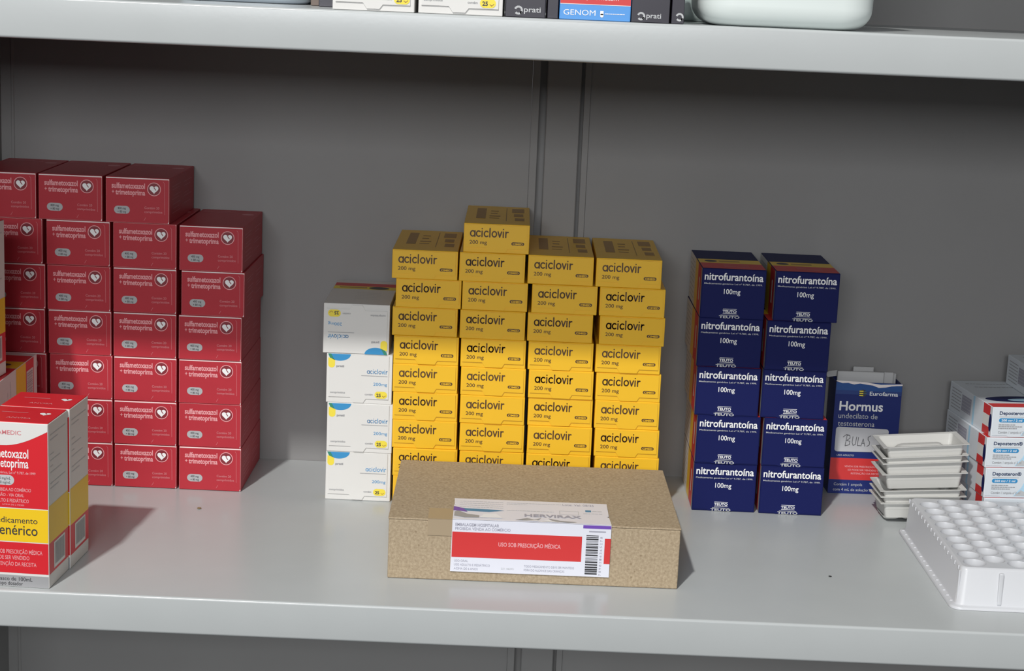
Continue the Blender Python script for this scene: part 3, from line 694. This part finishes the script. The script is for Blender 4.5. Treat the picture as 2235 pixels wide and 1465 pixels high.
def swirl(F, u, v, r, m): 
    F.line(arc(u, v, r, 200, 420, 10), r*.6, m, 2, False); F.line(arc(u, v, r, 20, 140, 6), r*.6, m, 2, False)
def black_art(F, W, h):
    swirl(F, .0098, h-.0052, .0026, M_GREYL); F.text('prati', .0140, h-.0040, .0125, .0042, M_GREYL, 2, .01)
up_box('medicine_carton', .0030, .0330, .0040, .09, .055, M_BLK, 'black medicine carton left of the sky blue box on the upper shelf', 'medicine box', black_art, 'black medicine cartons on the upper shelf')
up_box('medicine_carton', .0345, .0428, .0080, .09, .055, M_BLK, 'narrow black carton edge touching the sky blue box', 'medicine box', None, 'black medicine cartons on the upper shelf')
def genom_art(F, W, h):
    F.rect(.0003, 0.0004, W-.0003, h-.0118, M_BRED); F.rect(.0003, h-.0118, W-.0003, h-.0114, M_WINK, 2)
    F.text('SÓ PODE SER VENDIDO COM', .0080, h-.0205, .038, .0026, M_WINK, 2, .01); F.text('RETENÇÃO DA RECEITA', .0100, h-.0152, .034, .0026, M_WINK, 2, .01)
    F.text('GENOM', .0030, h-.0035, .0240, .0042, M_WINK, 2); F.rect(.0305, h-.0072, .0330, h-.0042, M_WINK, 2); F.ell(.0318, h-.0038, .0013, .0014, M_WINK, 2); F.scribble(.0340, .0490, h-.0052, .0006, M_WINK, 2)
up_box('medicine_carton', .0436, .0969, .0022, .07, .060, M_GBLU, 'red and sky blue medicine box on the upper shelf', 'medicine box', genom_art)
up_box('medicine_carton', .0974, .1262, .0040, .09, .055, M_BLK, 'black medicine carton right of the sky blue box on the upper shelf', 'medicine box', lambda F, W, h: (swirl(F, .0075, h-.0046, .0024, M_GREYL), F.text('prati', .0115, h-.0034, .0110, .0040, M_GREYL, 2, .01)), 'black medicine cartons on the upper shelf')
up_box('medicine_carton', .1280, .1376, .0090, .09, .055, M_BLK, 'narrow black carton beside the white tub on the upper shelf', 'medicine box', lambda F, W, h: swirl(F, .0062, h-.0050, .0024, M_GREYL), 'black medicine cartons on the upper shelf')
def tub(name, cx, cy, rx, ry, h, m, label, cat, corner=.012, taper=.96):
    t = tag(empty(name, (cx, cy, UZ)), label, cat); b = MB(); n = 6; loops = []
    for k in range(8):
        a = math.pi/2*k/7; ins = corner*(1-math.sin(a)); z = corner*(1-math.cos(a))
        loops.append(ring_loop(2*(rx*taper-ins), 2*(ry*taper-ins), z, max(.004, min(rx, ry)*.45-ins*.6), n=n))
    loops.append(ring_loop(2*rx, 2*ry, h, min(rx, ry)*.45, n=n)); b.poly(loops[0], m); loft(b, loops, m, False)
    b.build('tub_body', t, True)
    b = MB(); loft(b, [ring_loop(2*rx+.004, 2*ry+.004, h, min(rx, ry)*.45, n=n), ring_loop(2*rx+.004, 2*ry+.004, h+.008, min(rx, ry)*.45, n=n)], m); b.build('lid', t)
    return t
tub('plastic_tub', .2170, .0665, .0690, .058, .11, M_TUB, 'white round cornered plastic tub on the upper shelf', 'tub', .016, .965)
tub('plastic_jar', .1640, .1750, .0320, .036, .09, M_JAR, 'greyish translucent jar behind the white tub', 'jar', .006)
tub('plastic_container', -.2150, .1800, .0560, .050, .06, mat('pale_plastic', (.42, .48, .54), .3), 'pale bluish container at the rear left of the upper shelf', 'container', .006)
up_box('cardboard_carton', -.1570, -.1490, .120, .06, .05, mat('dull_brown_card', (.16, .12, .10), .6), 'dull brown carton between the pale container and white carton', 'medicine box')
up_box('dark_carton', -.1470, -.1290, .090, .09, .05, M_BLK, 'very dark carton behind the left white carton', 'medicine box')

# ------------------------------------------------------------------ crumbs on the shelf
for name, p, s_, c, lbl in (('crumb', (-.2659, .2395, .0), .0016, (.25, .17, .08), 'tiny tan crumb in front of the red cartons'), ('paint_fleck', (.3030, .1215, .0), .0011, (.03, .03, .03), 'tiny dark fleck between kraft box and vial tray')):
    bm = bmesh.new(); bmesh.ops.create_icosphere(bm, subdivisions=2, radius=s_)
    for v in bm.verts: v.co = Vector((v.co.x*1.3, v.co.y, v.co.z*.5))*(1+random.uniform(-.2, .2))
    zz = min(v.co.z for v in bm.verts); me = bpy.data.meshes.new(name); bm.to_mesh(me); bm.free(); me.materials.append(mat(name+'_grit', c, .8))
    o = bpy.data.objects.new(name, me); COL.objects.link(o); o.location = (p[0], p[1], -zz); tag(o, lbl, 'debris')
